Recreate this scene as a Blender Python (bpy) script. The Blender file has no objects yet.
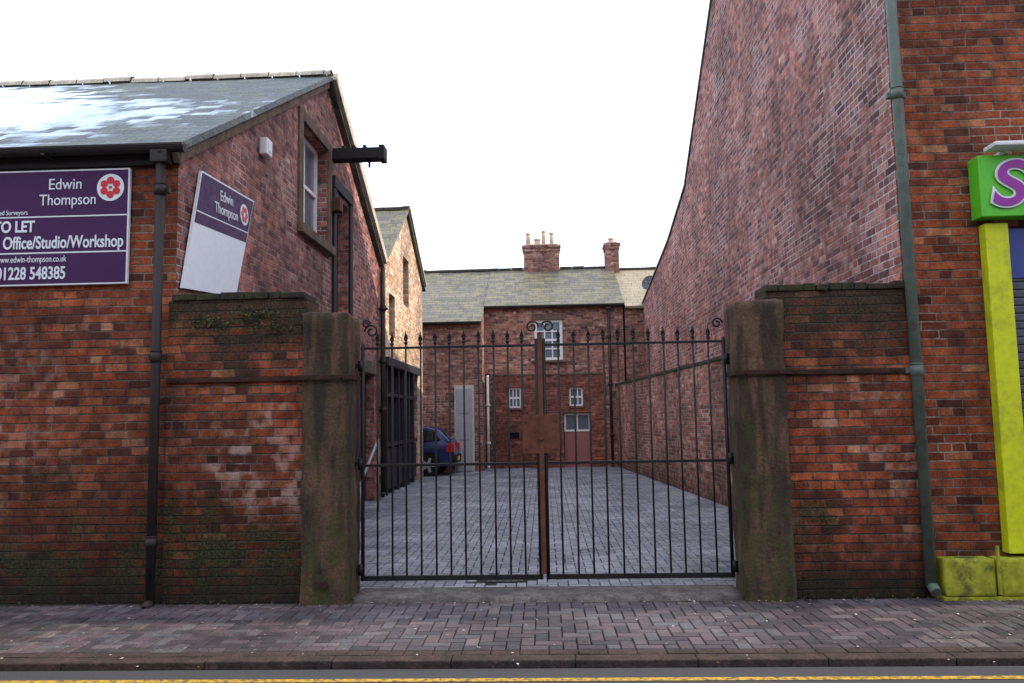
import bpy, bmesh, math, random
from mathutils import Matrix, Vector, noise as mnoise
random.seed(7)
sc = bpy.context.scene
COL = sc.collection

# ------------------------------------------------------------------ helpers
def link(o, parent=None):
    COL.objects.link(o)
    if parent is not None:
        o.parent = parent
    return o

def empty(name):
    e = bpy.data.objects.new(name, None)
    e.empty_display_size = 0.2
    COL.objects.link(e)
    return e

def uvmap(me):
    uvl = me.uv_layers.get('UVMap') or me.uv_layers.new(name='UVMap')
    Z = Vector((0, 0, 1))
    for p in me.polygons:
        n = p.normal
        if abs(n.z) > 0.97 or n.length < .5:
            t = Vector((1, 0, 0)); b = Vector((0, 1, 0))
        else:
            t = Z.cross(n).normalized(); b = n.cross(t)
        for li in p.loop_indices:
            co = me.vertices[me.loops[li].vertex_index].co
            uvl.data[li].uv = (co.dot(t), co.dot(b))

class B:
    """mesh builder: many parts -> one mesh"""
    def __init__(s):
        s.bm = bmesh.new()
    def box(s, x0, x1, y0, y1, z0, z1, bev=0.0, rot=None, mi=0):
        vs = [s.bm.verts.new((x, y, z)) for x in (x0, x1) for y in (y0, y1) for z in (z0, z1)]
        f = [(0, 1, 3, 2), (4, 6, 7, 5), (0, 4, 5, 1), (2, 3, 7, 6), (0, 2, 6, 4), (1, 5, 7, 3)]
        fs = [s.bm.faces.new([vs[i] for i in q]) for q in f]
        for q in fs: q.material_index = mi
        if rot is not None:
            bmesh.ops.transform(s.bm, matrix=rot, verts=vs)
        if bev > 0:
            es = list({e for q in fs for e in q.edges})
            r = bmesh.ops.bevel(s.bm, geom=es, offset=bev, segments=2, affect='EDGES', profile=.6)
            for q in r['faces']: q.material_index = mi
        return s
    def cyl(s, p0, p1, r0, r1=None, seg=12, mi=0, caps=True):
        r1 = r0 if r1 is None else r1
        p0 = Vector(p0); p1 = Vector(p1); d = p1 - p0
        M = Matrix.Translation((p0 + p1) / 2) @ d.to_track_quat('Z', 'Y').to_matrix().to_4x4()
        r = bmesh.ops.create_cone(s.bm, cap_ends=caps, segments=seg, radius1=r0, radius2=max(r1, 1e-4), depth=d.length, matrix=M)
        for v in r['verts']:
            for q in v.link_faces:
                q.material_index = mi
                if len(q.verts) == 4: q.smooth = True
        return s
    def sph(s, c, r, sc_=(1, 1, 1), mi=0, seg=10):
        M = Matrix.Translation(c) @ Matrix.Diagonal((*sc_, 1))
        q = bmesh.ops.create_uvsphere(s.bm, u_segments=seg, v_segments=max(6, seg // 2 + 1), radius=r, matrix=M)
        for v in q['verts']:
            for fc in v.link_faces:
                fc.smooth = True; fc.material_index = mi
        return s
    def tube(s, pts, r, seg=8, mi=0):
        for a, b in zip(pts[:-1], pts[1:]):
            s.cyl(a, b, r, seg=seg, mi=mi)
        return s
    def poly(s, pts, mi=0):
        f = s.bm.faces.new([s.bm.verts.new(p) for p in pts]); f.material_index = mi
        return s
    def prism_x(s, prof, x0, x1, mi=0):
        a = [s.bm.verts.new((x0, y, z)) for y, z in prof]
        b = [s.bm.verts.new((x1, y, z)) for y, z in prof]
        n = len(prof); fs = [s.bm.faces.new(a), s.bm.faces.new(b[::-1])]
        for i in range(n):
            fs.append(s.bm.faces.new([a[i], b[i], b[(i + 1) % n], a[(i + 1) % n]]))
        for q in fs: q.material_index = mi
        return s
    def obj(s, name, mats, parent=None, normals=True):
        if normals: bmesh.ops.recalc_face_normals(s.bm, faces=s.bm.faces)
        me = bpy.data.meshes.new(name)
        s.bm.to_mesh(me); s.bm.free()
        me.update()
        uvmap(me)
        for m in (mats if isinstance(mats, (list, tuple)) else [mats]):
            me.materials.append(m)
        return link(bpy.data.objects.new(name, me), parent)

def cut(o, boxes):
    """boolean openings (x0,x1,y0,y1,z0,z1)"""
    cb = B()
    for b in boxes: cb.box(*b)
    c = cb.obj('tmp_cut', [])
    m = o.modifiers.new('b', 'BOOLEAN'); m.operation = 'DIFFERENCE'; m.solver = 'EXACT'; m.object = c
    dg = bpy.context.evaluated_depsgraph_get()
    me = bpy.data.meshes.new_from_object(o.evaluated_get(dg))
    o.modifiers.clear(); o.data = me
    bpy.data.objects.remove(c, do_unlink=True)
    uvmap(me)

def rough_box(name, x0, x1, y0, y1, z0, z1, mat, parent=None, amp=.012, step=.06, fr=3.0, bev=.02):
    b = B(); b.box(x0, x1, y0, y1, z0, z1)
    bm = b.bm
    for ax, (l0, l1) in enumerate(((x0, x1), (y0, y1), (z0, z1))):
        n = max(1, int((l1 - l0) / step))
        for i in range(1, n):
            co = Vector((0, 0, 0)); co[ax] = l0 + (l1 - l0) * i / n
            no = Vector((0, 0, 0)); no[ax] = 1
            bmesh.ops.bisect_plane(bm, geom=bm.verts[:] + bm.edges[:] + bm.faces[:], plane_co=co, plane_no=no)
    bmesh.ops.recalc_face_normals(bm, faces=bm.faces); bm.normal_update()
    c = Vector(((x0 + x1) / 2, (y0 + y1) / 2, (z0 + z1) / 2)); h = Vector(((x1 - x0) / 2, (y1 - y0) / 2, (z1 - z0) / 2))
    for v in bm.verts:
        d = v.co - c
        e = sum(1 for k in range(3) if abs(abs(d[k]) - h[k]) < 1e-4)
        nv = mnoise.noise(v.co * fr) * amp + mnoise.noise(v.co * fr * 3.3) * amp * .5
        v.co += v.normal * (nv - (bev * .6 if e >= 2 else 0))
    for f in bm.faces: f.smooth = True
    return b.obj(name, mat, parent, normals=False)

# ------------------------------------------------------------------ materials
class NT:
    def __init__(s, name):
        s.m = bpy.data.materials.new(name); s.m.use_nodes = True
        s.t = s.m.node_tree; s.t.nodes.clear()
        s.out = s.t.nodes.new('ShaderNodeOutputMaterial')
        s.bs = s.t.nodes.new('ShaderNodeBsdfPrincipled')
        s.t.links.new(s.bs.outputs[0], s.out.inputs[0])
    def put(s, sock, v):
        if hasattr(v, 'links') or isinstance(v, bpy.types.NodeSocket): s.t.links.new(v, sock)
        elif v is not None:
            if isinstance(v, (tuple, list)) and len(v) == 3 and sock.type == 'RGBA': v = (*v, 1)
            sock.default_value = v
    def M(s, op, a, b=0.0, c=None, clamp=False):
        n = s.t.nodes.new('ShaderNodeMath'); n.operation = op; n.use_clamp = clamp
        s.put(n.inputs[0], a); s.put(n.inputs[1], b)
        if c is not None: s.put(n.inputs[2], c)
        return n.outputs[0]
    def mix(s, f, a, b, bt='MIX'):
        n = s.t.nodes.new('ShaderNodeMix'); n.data_type = 'RGBA'; n.blend_type = bt
        s.put(n.inputs[0], f); s.put(n.inputs[6], a); s.put(n.inputs[7], b)
        return n.outputs[2]
    def noise(s, vec, scale, detail=4, rough=.55, dim='3D'):
        n = s.t.nodes.new('ShaderNodeTexNoise'); n.noise_dimensions = dim
        s.put(n.inputs['Vector'], vec); n.inputs['Scale'].default_value = scale
        n.inputs['Detail'].default_value = detail; n.inputs['Roughness'].default_value = rough
        return n.outputs['Fac']
    def ramp(s, f, stops, interp='LINEAR'):
        n = s.t.nodes.new('ShaderNodeValToRGB'); e = n.color_ramp; e.interpolation = interp
        while len(e.elements) < len(stops): e.elements.new(.5)
        for q, (p, c) in zip(e.elements, stops):
            q.position = p; q.color = (*c, 1) if len(c) == 3 else c
        s.put(n.inputs[0], f); return n.outputs[0]
    def mr(s, v, a, b, c=0., d=1., smooth=True):
        n = s.t.nodes.new('ShaderNodeMapRange'); n.interpolation_type = 'SMOOTHSTEP' if smooth else 'LINEAR'
        for i, q in enumerate((v, a, b, c, d)): s.put(n.inputs[i], q)
        return n.outputs[0]
    def pos(s): return s.t.nodes.new('ShaderNodeNewGeometry').outputs['Position']
    def uv(s):
        n = s.t.nodes.new('ShaderNodeUVMap'); n.uv_map = 'UVMap'; return n.outputs[0]
    def sep(s, v):
        n = s.t.nodes.new('ShaderNodeSeparateXYZ'); s.put(n.inputs[0], v); return n.outputs
    def comb(s, x, y, z=0.):
        n = s.t.nodes.new('ShaderNodeCombineXYZ')
        for i, q in enumerate((x, y, z)): s.put(n.inputs[i], q)
        return n.outputs[0]
    def white(s, v):
        n = s.t.nodes.new('ShaderNodeTexWhiteNoise'); n.noise_dimensions = '3D'; s.put(n.inputs['Vector'], v); return n.outputs['Value']
    def bump(s, h, dist=.01, st=.6):
        n = s.t.nodes.new('ShaderNodeBump'); n.inputs['Strength'].default_value = st; n.inputs['Distance'].default_value = dist
        s.put(n.inputs['Height'], h); s.t.links.new(n.outputs[0], s.bs.inputs['Normal'])
    def fin(s, col, rough=.85, spec=.3, metal=0.):
        s.put(s.bs.inputs['Base Color'], col); s.put(s.bs.inputs['Roughness'], rough)
        s.bs.inputs['Specular IOR Level'].default_value = spec; s.bs.inputs['Metallic'].default_value = metal
        return s.m

def coursed(n, w, h, mort, bond=True, wob=.005):
    """per-unit random, brick mask (1 brick,0 joint), 2nd random"""
    uv = n.uv(); p = n.pos()
    wobx = n.M('MULTIPLY', n.M('SUBTRACT', n.noise(p, 5., 2), .5), wob * 2)
    woby = n.M('MULTIPLY', n.M('SUBTRACT', n.noise(n.comb(*[n.M('ADD', q, 13.) for q in n.sep(p)]), 2.2, 3), .5), wob * 3.8)
    s = n.sep(uv)
    u = n.M('ADD', s[0], wobx); v = n.M('ADD', s[1], woby)
    vr = n.M('DIVIDE', v, h); row = n.M('FLOOR', vr); rf = n.M('SUBTRACT', vr, row)
    if bond:
        hd = n.M('COMPARE', n.M('FLOORED_MODULO', row, 4.), 0., .5)
        ww = n.M('SUBTRACT', w, n.M('MULTIPLY', hd, w * .49))
    else:
        ww = w
    rj = n.M('MULTIPLY', n.white(n.comb(row, 3.3, 1.)), .35)
    ur = n.M('ADD', n.M('DIVIDE', u, ww), n.M('ADD', n.M('MULTIPLY', n.M('FLOORED_MODULO', row, 2.), .5), rj))
    cl = n.M('FLOOR', ur); cf = n.M('SUBTRACT', ur, cl)
    dx = n.M('MULTIPLY', n.M('MINIMUM', cf, n.M('SUBTRACT', 1., cf)), ww)
    dy = n.M('MULTIPLY', n.M('MINIMUM', rf, n.M('SUBTRACT', 1., rf)), h)
    d = n.M('MINIMUM', dx, dy)
    d = n.M('ADD', d, n.M('MULTIPLY', n.M('SUBTRACT', n.noise(p, 38., 3), .5), mort * 2.))
    mask = n.mr(d, mort * .4, mort * 1.0)
    r1 = n.white(n.comb(cl, row, 0.)); r2 = n.white(n.comb(cl, row, 7.7))
    return r1, mask, r2, rf, row

def brick_mat(name, stops, mortar=(.22, .18, .15), moss=0., mossz=1.0, soot=.5, efflo=0., h=.077, bump=.8, dirt=(.03, .022, .018), topdark=None, mort=.009, effz=None, streak=.35):
    n = NT(name)
    r1, mask, r2, rf, row = coursed(n, .228, h, mort)
    p = n.pos()
    col = n.ramp(r1, stops)
    off = lambda k: n.comb(*[n.M('ADD', q, k) for q in n.sep(p)])
    fine = n.noise(p, 45., 5, .7); mid = n.noise(p, 9., 4); big = n.noise(p, 1.1, 5, .62); big2 = n.noise(off(31.), .8, 6, .68); big3 = n.noise(off(57.), .5, 4, .6)
    val = n.M('MULTIPLY', n.mr(fine, .2, .8, .52, 1.45), n.mr(r2, 0., 1., .72, 1.22))
    val = n.M('MULTIPLY', val, n.mr(mid, .25, .75, .6, 1.32))
    val = n.M('MULTIPLY', val, n.mr(big3, .35, .65, .72, 1.25))
    col = n.mix(1., col, n.comb(val, val, val), 'MULTIPLY')
    mc = n.mix(n.mr(mid, .3, .7), tuple(c * .4 for c in mortar), mortar)
    mc = n.mix(n.mr(big2, .52, .6), mc, tuple(min(.6, c * 1.5) for c in mortar))   # repointed patches
    col = n.mix(mask, mc, col)
    sb = n.M('ADD', big, n.M('MULTIPLY', n.M('SUBTRACT', r2, .5), .14))
    sf = n.M('MULTIPLY', n.mr(sb, .44, .64), soot)
    col = n.mix(sf, col, n.mix(.5, dirt, n.mix(1., col, (.42, .38, .38), 'MULTIPLY')))
    sp = n.sep(p); z = sp[2]
    st = n.noise(n.comb(n.M('MULTIPLY', sp[0], 5.), n.M('MULTIPLY', sp[1], 5.), n.M('MULTIPLY', z, .45)), 1., 4, .6)
    col = n.mix(n.M('MULTIPLY', n.mr(st, .5, .68), streak), col, n.mix(1., col, (.3, .28, .28), 'MULTIPLY'))
    if efflo > 0:
        ef = n.M('MULTIPLY', n.M('MULTIPLY', n.mr(n.M('ADD', big2, n.M('MULTIPLY', n.M('SUBTRACT', r1, .5), .16)), .5, .62), n.mr(mid, .38, .6)), efflo)
        if effz: ef = n.M('MULTIPLY', ef, n.M('MULTIPLY', n.mr(z, effz[0], effz[0] + .4), n.mr(z, effz[1] + .4, effz[1])))
        col = n.mix(ef, col, n.mix(.35, (.42, .31, .27), col))
    if moss > 0:
        mz = n.M('ADD', z, n.M('MULTIPLY', n.M('SUBTRACT', big, .5), 3.2))
        lowd = n.mr(mz, mossz * 1.2, mossz * .45)
        col = n.mix(n.M('MULTIPLY', lowd, .78 * min(1., moss)), col, n.mix(1., col, (.16, .16, .15), 'MULTIPLY'))
        mf = n.M('MULTIPLY', n.mr(mz, mossz, mossz * .25), n.mr(n.noise(p, 3.5, 6, .75), .40, .56))
        col = n.mix(n.M('MULTIPLY', mf, moss * .9), col, n.mix(n.mr(fine, .4, .65), (.012, .016, .008), (.058, .068, .02)))
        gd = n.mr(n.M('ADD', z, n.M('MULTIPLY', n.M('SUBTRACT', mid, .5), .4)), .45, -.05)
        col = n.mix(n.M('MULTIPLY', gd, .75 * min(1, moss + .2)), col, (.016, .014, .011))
    if topdark is not None:
        td = n.mr(n.M('ADD', z, n.M('MULTIPLY', n.M('SUBTRACT', n.noise(p, 2.2, 5, .7), .5), 1.3)), topdark - .8, topdark)
        col = n.mix(n.M('MULTIPLY', td, .9), col, n.mix(n.mr(fine, .4, .6), (.018, .014, .011), (.045, .042, .024)))
    hgt = n.M('ADD', n.M('MULTIPLY', mask, 1.), n.M('ADD', n.M('MULTIPLY', fine, .8), n.M('MULTIPLY', r2, .5)))
    n.bump(hgt, .014, bump)
    return n.fin(col, n.mr(fine, .2, .8, .95, .72), .2)

RED = [(0., (.09, .03, .02)), (.12, (.19, .048, .024)), (.35, (.29, .068, .028)), (.6, (.37, .090, .034)), (.8, (.31, .082, .040)), (.93, (.44, .135, .055)), (1., (.46, .20, .10))]
PURP = [(0., (.15, .06, .058)), (.2, (.27, .092, .08)), (.45, (.38, .13, .10)), (.7, (.45, .165, .125)), (.88, (.34, .145, .135)), (1., (.52, .27, .21))]
PINK = [(0., (.18, .08, .06)), (.3, (.32, .13, .095)), (.6, (.41, .17, .12)), (.85, (.45, .21, .15)), (1., (.5, .3, .22))]
LIGHTB = [(0., (.42, .24, .15)), (.4, (.54, .33, .21)), (.8, (.62, .42, .28)), (1., (.64, .5, .38))]
GROUNDF = [(0., (.17, .055, .038)), (.4, (.25, .08, .052)), (.8, (.31, .10, .068)), (1., (.35, .14, .1))]
m_bl_front = brick_mat('brick_street_left', RED, mortar=(.17, .13, .10), moss=1., mossz=1.3, soot=.72, efflo=.35, effz=(.6, 2.4))
m_bl_gable = brick_mat('brick_gable_left', PURP, mortar=(.36, .31, .29), soot=.45, efflo=.3)
m_gatewall = brick_mat('brick_gate_wall', RED, mortar=(.16, .125, .1), moss=1., mossz=1.0, soot=.75, efflo=1., topdark=2.62, effz=(.55, 1.6))
m_gatewall2 = brick_mat('brick_gate_wall_b', RED, mortar=(.15, .12, .095), moss=.9, mossz=.7, soot=.8, efflo=.7, topdark=2.62, effz=(.3, 1.6))
m_br_side = brick_mat('brick_gable_right', PURP, mortar=(.46, .41, .40), soot=.38, efflo=.45)
m_br_front = brick_mat('brick_street_right', RED, mortar=(.24, .18, .14), moss=.4, mossz=.5, soot=.55)
m_pink = brick_mat('brick_yard', PINK, mortar=(.36, .30, .26), soot=.4, moss=.3, mossz=.4)
m_light = brick_mat('brick_light', LIGHTB, mortar=(.5, .43, .36), soot=.2, streak=.15)
m_house = brick_mat('brick_house_wall', PINK, mortar=(.34, .29, .25), soot=.3, streak=.2)
m_ground_floor = brick_mat('brick_ground_floor', GROUNDF, mortar=(.2, .14, .11), soot=.3, streak=.2)

def stone_mat(name, c1, c2, green=0., dark=.5, scale=2.5, gz=9.):
    n = NT(name); p = n.pos()
    a = n.noise(p, scale, 7, .65); f = n.noise(p, 40., 5, .7); b = n.noise(p, scale * 3, 4)
    col = n.mix(n.mr(a, .35, .65), c1, c2)
    v = n.mr(f, .25, .75, .55, 1.35); col = n.mix(1., col, n.comb(v, v, v), 'MULTIPLY')
    st = n.noise(n.comb(*[n.M('MULTIPLY', q, k) for q, k in zip(n.sep(p), (6., 6., .8))]), 1.6, 4)
    col = n.mix(n.M('MULTIPLY', n.mr(st, .42, .62), dark), col, (.025, .022, .017))
    if green:
        z = n.sep(p)[2]
        g = n.M('MULTIPLY', n.mr(n.M('ADD', b, n.M('MULTIPLY', n.mr(z, 0., gz), -.25)), .36, .55), green)
        col = n.mix(g, col, n.mix(f, (.03, .036, .012), (.085, .09, .03)))
    n.bump(n.M('ADD', n.M('MULTIPLY', f, .6), a), .025, .8)
    return n.fin(col, .9, .2)
m_pier = stone_mat('pier_sandstone', (.15, .082, .05), (.085, .055, .038), green=.6, dark=.75, gz=3.)
m_cope = stone_mat('coping_stone', (.06, .045, .033), (.035, .03, .024), green=.45, dark=.6)
m_sand = stone_mat('window_sandstone', (.20, .13, .09), (.14, .095, .07), dark=.4)
m_vergestone = stone_mat('verge_stone', (.55, .49, .4), (.42, .37, .3), dark=.15)
m_kerb = stone_mat('kerb_stone', (.09, .055, .048), (.055, .038, .036), dark=.45, green=.05)
m_thresh = stone_mat('threshold_stone', (.20, .175, .155), (.12, .105, .1), dark=.4)

def slate_mat(name, c1, c2, moss=.3, w=.3, h=.2, sky_sheen=False, mosscol=(.16, .16, .05)):
    n = NT(name); r1, mask, r2, rf, row = coursed(n, w, h, .006, bond=False, wob=.004)
    p = n.pos(); f = n.noise(p, 30., 4, .7); b = n.noise(p, 1.3, 5, .65)
    col = n.mix(r1, c1, c2); v = n.mr(f, .2, .8, .7, 1.3); col = n.mix(1., col, n.comb(v, v, v), 'MULTIPLY')
    col = n.mix(n.M('MULTIPLY', n.mr(n.noise(p, 3., 5, .7), .48, .62), moss), col, mosscol)
    col = n.mix(mask, (.012, .012, .012), col)
    ro = n.mr(f, .2, .8, .75, .45)
    if sky_sheen:
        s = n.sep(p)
        # bright reflection on the slates, painted into their colour
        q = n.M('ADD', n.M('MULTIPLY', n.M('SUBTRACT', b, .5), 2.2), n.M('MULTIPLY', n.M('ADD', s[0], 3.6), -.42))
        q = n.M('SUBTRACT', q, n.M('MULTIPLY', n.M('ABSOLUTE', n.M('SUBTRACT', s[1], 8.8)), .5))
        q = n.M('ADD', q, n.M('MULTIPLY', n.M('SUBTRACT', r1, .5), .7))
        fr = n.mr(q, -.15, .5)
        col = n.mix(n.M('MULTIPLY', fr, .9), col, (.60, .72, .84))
    n.bump(n.M('ADD', n.M('MULTIPLY', n.M('SUBTRACT', 1., rf), 1.4), n.M('ADD', n.M('MULTIPLY', mask, .6), n.M('MULTIPLY', f, .3))), .02, .9)
    return n.fin(col, ro, .4)
m_slate_l = slate_mat('slate_left_roof', (.03, .045, .05), (.09, .105, .105), moss=.6, sky_sheen=True, mosscol=(.08, .09, .03))
m_slate = slate_mat('slate_roof', (.04, .045, .05), (.09, .09, .085), moss=.35)
m_slate_h = slate_mat('slate_house_roof', (.07, .068, .055), (.15, .135, .095), moss=.6, w=.35, h=.25, mosscol=(.20, .17, .06))
m_stoneroof = slate_mat('stone_flag_roof', (.24, .19, .12), (.34, .27, .17), moss=.4, w=.45, h=.3, mosscol=(.2, .18, .1))

def plain(name, c, rough=.5, spec=.5, metal=0., var=.2, scale=14., bump=.15, dirt=0., dirtc=(.05, .035, .02)):
    n = NT(name); p = n.pos(); f = n.noise(p, scale, 5, .65)
    v = n.mr(f, .25, .75, 1 - var, 1 + var); col = n.mix(1., (*c, 1), n.comb(v, v, v), 'MULTIPLY')
    if dirt:
        col = n.mix(n.M('MULTIPLY', n.mr(n.noise(p, 5., 6, .7), .48, .66), dirt), col, dirtc)
    if bump: n.bump(f, .004, bump)
    return n.fin(col, n.mr(f, .3, .7, rough * .85, min(1, rough * 1.2)), spec, metal)
m_iron = plain('black_iron_paint', (.010, .009, .010), .55, .35, var=.4, dirt=.35, dirtc=(.04, .018, .010))
m_rust = plain('rusty_iron', (.10, .04, .022), .8, .2, var=.4, dirt=.5, dirtc=(.03, .015, .012))
m_strap = plain('dark_strap_iron', (.045, .022, .015), .8, .2, var=.5, dirt=.6, dirtc=(.02, .012, .010))
m_plate = plain('brown_lock_plate', (.13, .05, .03), .75, .2, var=.3, dirt=.5, dirtc=(.05, .02, .012))
m_castpipe = plain('cast_iron_pipe', (.022, .016, .015), .6, .35, var=.35, dirt=.4, dirtc=(.06, .03, .02))
m_greenpipe = plain('green_pipe_paint', (.10, .13, .105), .6, .4, var=.25, scale=6, dirt=.6, dirtc=(.06, .055, .04))
m_wood_dark = plain('dark_timber', (.018, .015, .014), .8, .3, var=.5, scale=25)
m_white = plain('white_paint', (.75, .75, .73), .5, .4, var=.06, dirt=.15, dirtc=(.4, .37, .3))
m_render = plain('pale_render', (.5, .46, .42), .9, .2, var=.12, dirt=.3, dirtc=(.3, .25, .2))
m_greydoor = plain('grey_door', (.34, .34, .36), .6, .3, var=.1)
m_purple = plain('sign_purple', (.06, .018, .075), .6, .2, var=.06, bump=0)
m_signwhite = plain('sign_white', (.74, .76, .8), .5, .3, var=.05, bump=0)
m_signred = plain('sign_red', (.6, .03, .04), .5, .3, var=.03, bump=0)
m_lime = plain('lime_sign', (.10, .52, .02), .4, .5, var=.05, bump=0, dirt=.1)
m_yel = plain('lime_yellow_paint', (.60, .64, .01), .5, .4, var=.1, dirt=.4, dirtc=(.25, .25, .04))
m_yelp = plain('mossy_yellow_plinth', (.34, .34, .03), .85, .2, var=.35, dirt=.85, dirtc=(.06, .06, .03), scale=8, bump=.5)
m_magenta = plain('sign_magenta', (.30, .02, .30), .4, .5, var=.03, bump=0)
m_shutter = plain('shutter_grey', (.06, .065, .09), .5, .5, var=.1, dirt=.2)
m_bluetrim = plain('blue_trim', (.03, .05, .22), .5, .5, var=.1)
m_dark = plain('dark_interior', (.01, .01, .012), .9, .1, var=.2, bump=0)
m_pot = plain('terracotta_pot', (.5, .36, .26), .8, .2, var=.15)
m_lead = plain('lead_flashing', (.22, .23, .25), .5, .5, var=.2)
m_door = plain('faded_red_door', (.30, .11, .10), .6, .4, var=.1)
m_tyre = plain('tyre_rubber', (.015, .015, .016), .85, .2)
m_rim = plain('alloy_rim', (.5, .5, .52), .35, .5, metal=.8, var=.05)
m_carblue = plain('car_paint_blue', (.010, .022, .10), .22, .6, metal=.2, var=.03, bump=0)
m_carglass = plain('car_glass', (.01, .012, .014), .08, .8, var=.02, bump=0)
m_tail = plain('tail_light_red', (.6, .01, .01), .2, .6, var=.02, bump=0)
m_leaf = plain('weed_leaf', (.05, .08, .02), .7, .3, var=.5)
m_wshop = plain('workshop_paint', (.02, .02, .028), .5, .4, var=.3)
n = NT('window_glass'); m_glass = n.fin((.03, .035, .04), .06, .8)
n = NT('old_glass'); m_glass2 = n.fin((.12, .14, .17), .15, .8)

def paver_mat(name, ramp, wet=.7, rough=.8):
    n = NT(name); a = n.t.nodes.new('ShaderNodeAttribute'); a.attribute_name = 'Rnd'
    p = n.pos(); f = n.noise(p, 60., 4, .7); b = n.noise(p, .9, 5, .6); m = n.noise(p, 7., 4)
    col = n.ramp(a.outputs['Fac'], ramp)
    v = n.M('MULTIPLY', n.mr(f, .2, .8, .6, 1.35), n.mr(b, .3, .7, .65, 1.35)); col = n.mix(1., col, n.comb(v, v, v), 'MULTIPLY')
    col = n.mix(n.M('MULTIPLY', n.mr(m, .5, .7), .5), col, (.028, .028, .026))
    vo = n.t.nodes.new('ShaderNodeTexVoronoi'); vo.inputs['Scale'].default_value = 5.5; n.put(vo.inputs['Vector'], p)
    col = n.mix(n.M('MULTIPLY', n.mr(vo.outputs['Distance'], .085, .05), .5), col, (.3, .28, .27))
    n.bump(n.M('ADD', f, m), .004, .6)
    return n.fin(col, n.mr(m, .3, .7, rough, rough * .7), .4)
m_pave = paver_mat('pavement_blocks', [(0, (.045, .037, .044)), (.35, (.078, .058, .064)), (.65, (.105, .073, .078)), (.85, (.09, .084, .092)), (1, (.15, .115, .112))])
m_yard = paver_mat('yard_blocks', [(0, (.125, .13, .16)), (.5, (.19, .19, .22)), (1, (.25, .24, .255))], rough=.65)
n = NT('joint_sand'); p = n.pos(); m_joint = n.fin(n.mix(n.noise(p, 20., 4), (.018, .018, .014), (.045, .042, .035)), .95, .1)
n = NT('asphalt'); p = n.pos(); f = n.noise(p, 120., 3, .8); c = n.mix(n.mr(f, .3, .7), (.03, .03, .034), (.08, .08, .082)); n.bump(f, .006, .8); m_asphalt = n.fin(c, .85, .3)
n = NT('ground_soil'); p = n.pos(); m_ground = n.fin(n.mix(n.noise(p, .4, 6), (.06, .06, .055), (.10, .095, .085)), .95, .1)
n = NT('yellow_line_paint'); p = n.pos(); m_yline = n.fin(n.mix(n.mr(n.noise(p, 22., 6, .8), .44, .60), (.55, .32, .03), (.09, .07, .05)), .7, .3)

# ------------------------------------------------------------------ ground
def sheet(name, x0, x1, y0, y1, z, mat, sub=1):
    b = B(); b.poly([(x0, y0, z), (x1, y0, z), (x1, y1, z), (x0, y1, z)]); return b.obj(name, mat)
sheet('ground', -1500, 1500, -1500, 1500, -.16, m_ground)
RZ = -.05     # carriageway level at the dropped kerb in front of the gate
sheet('road', -60, 60, -3.6, 5.43, RZ, m_asphalt)
b = B()
for ya, yb_ in ((5.165, 5.225), (4.98, 5.04)):
    b.poly([(-60, ya, RZ + .004), (60, ya, RZ + .004), (60, yb_, RZ + .004), (-60, yb_, RZ + .004)])
b.obj('yellow_road_lines', m_yline)

def pavers(name, x0, x1, y0, y1, z, mat, holes=(), c=.1, slope=None):
    bm = bmesh.new(); lay = bm.faces.layers.float.new('Rnd')
    g = .0028
    def blk(a0, a1, b0, b1):
        a0, a1 = max(a0, x0), min(a1, x1); b0, b1 = max(b0, y0), min(b1, y1)
        if a1 - a0 < .02 or b1 - b0 < .02: return
        for h in holes:
            if a0 < h[1] and a1 > h[0] and b0 < h[3] and b1 > h[2]: return
        r = random.random(); q = .005
        cx, cy = (a0 + a1) / 2, (b0 + b1) / 2
        zz = z + mnoise.noise(Vector((cx * .9, cy * .9, 0))) * .006 + random.uniform(-.0012, .0012)
        tx, ty = random.uniform(-.014, .014), random.uniform(-.014, .014)
        def zt(x, y): return zz + (x - cx) * tx + (y - cy) * ty
        o = [bm.verts.new((x, y, zz - .011)) for x, y in ((a0 + g, b0 + g), (a1 - g, b0 + g), (a1 - g, b1 - g), (a0 + g, b1 - g))]
        i = [bm.verts.new((x, y, zt(x, y))) for x, y in ((a0 + g + q, b0 + g + q), (a1 - g - q, b0 + g + q), (a1 - g - q, b1 - g - q), (a0 + g + q, b1 - g - q))]
        fs = [bm.faces.new(i)] + [bm.faces.new([o[k], o[(k + 1) % 4], i[(k + 1) % 4], i[k]]) for k in range(4)]
        for f in fs: f[lay] = r
    ni, nj = int((x1 - x0) / c) + 3, int((y1 - y0) / c) + 3
    for j in range(-2, nj):
        for i in range(-2, ni):
            k = (i - j) % 4
            X = x0 + i * c; Y = y0 + j * c
            if k == 0: blk(X, X + 2 * c, Y, Y + c)
            elif k == 3: blk(X, X + c, Y, Y + 2 * c)
    me = bpy.data.meshes.new(name); bm.to_mesh(me); bm.free(); me.materials.append(mat)
    return me
pv = empty('block_pavement')
link(bpy.data.objects.new('herringbone_blocks', pavers('herringbone_blocks', -9, 9, 5.68, 7.12, 0, m_pave)), pv)
bb = B()
x = -9.
while x < 9:
    z = random.uniform(-.002, .003); bb.box(x + .004, x + .196, 5.575, 5.672, -.03, z, bev=.005); x += .2
soldier = bb.obj('soldier_course', m_kerb, pv)
bb = B(); bb.poly([(-60, 5.5, -.009), (60, 5.5, -.009), (60, 7.7, -.009), (-60, 7.7, -.009)]); bb.obj('bedding', m_joint, pv)
bb = B()
for sx in (-1, 1):
    x0_, x1_ = (-60, -9) if sx < 0 else (9, 60)
    bb.poly([(x0_, 5.57, .0), (x1_, 5.57, .0), (x1_, 7.2, .0), (x0_, 7.2, .0)])
bb.obj('far_paving', m_kerb, pv)
bb = B(); x = -30.
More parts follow.
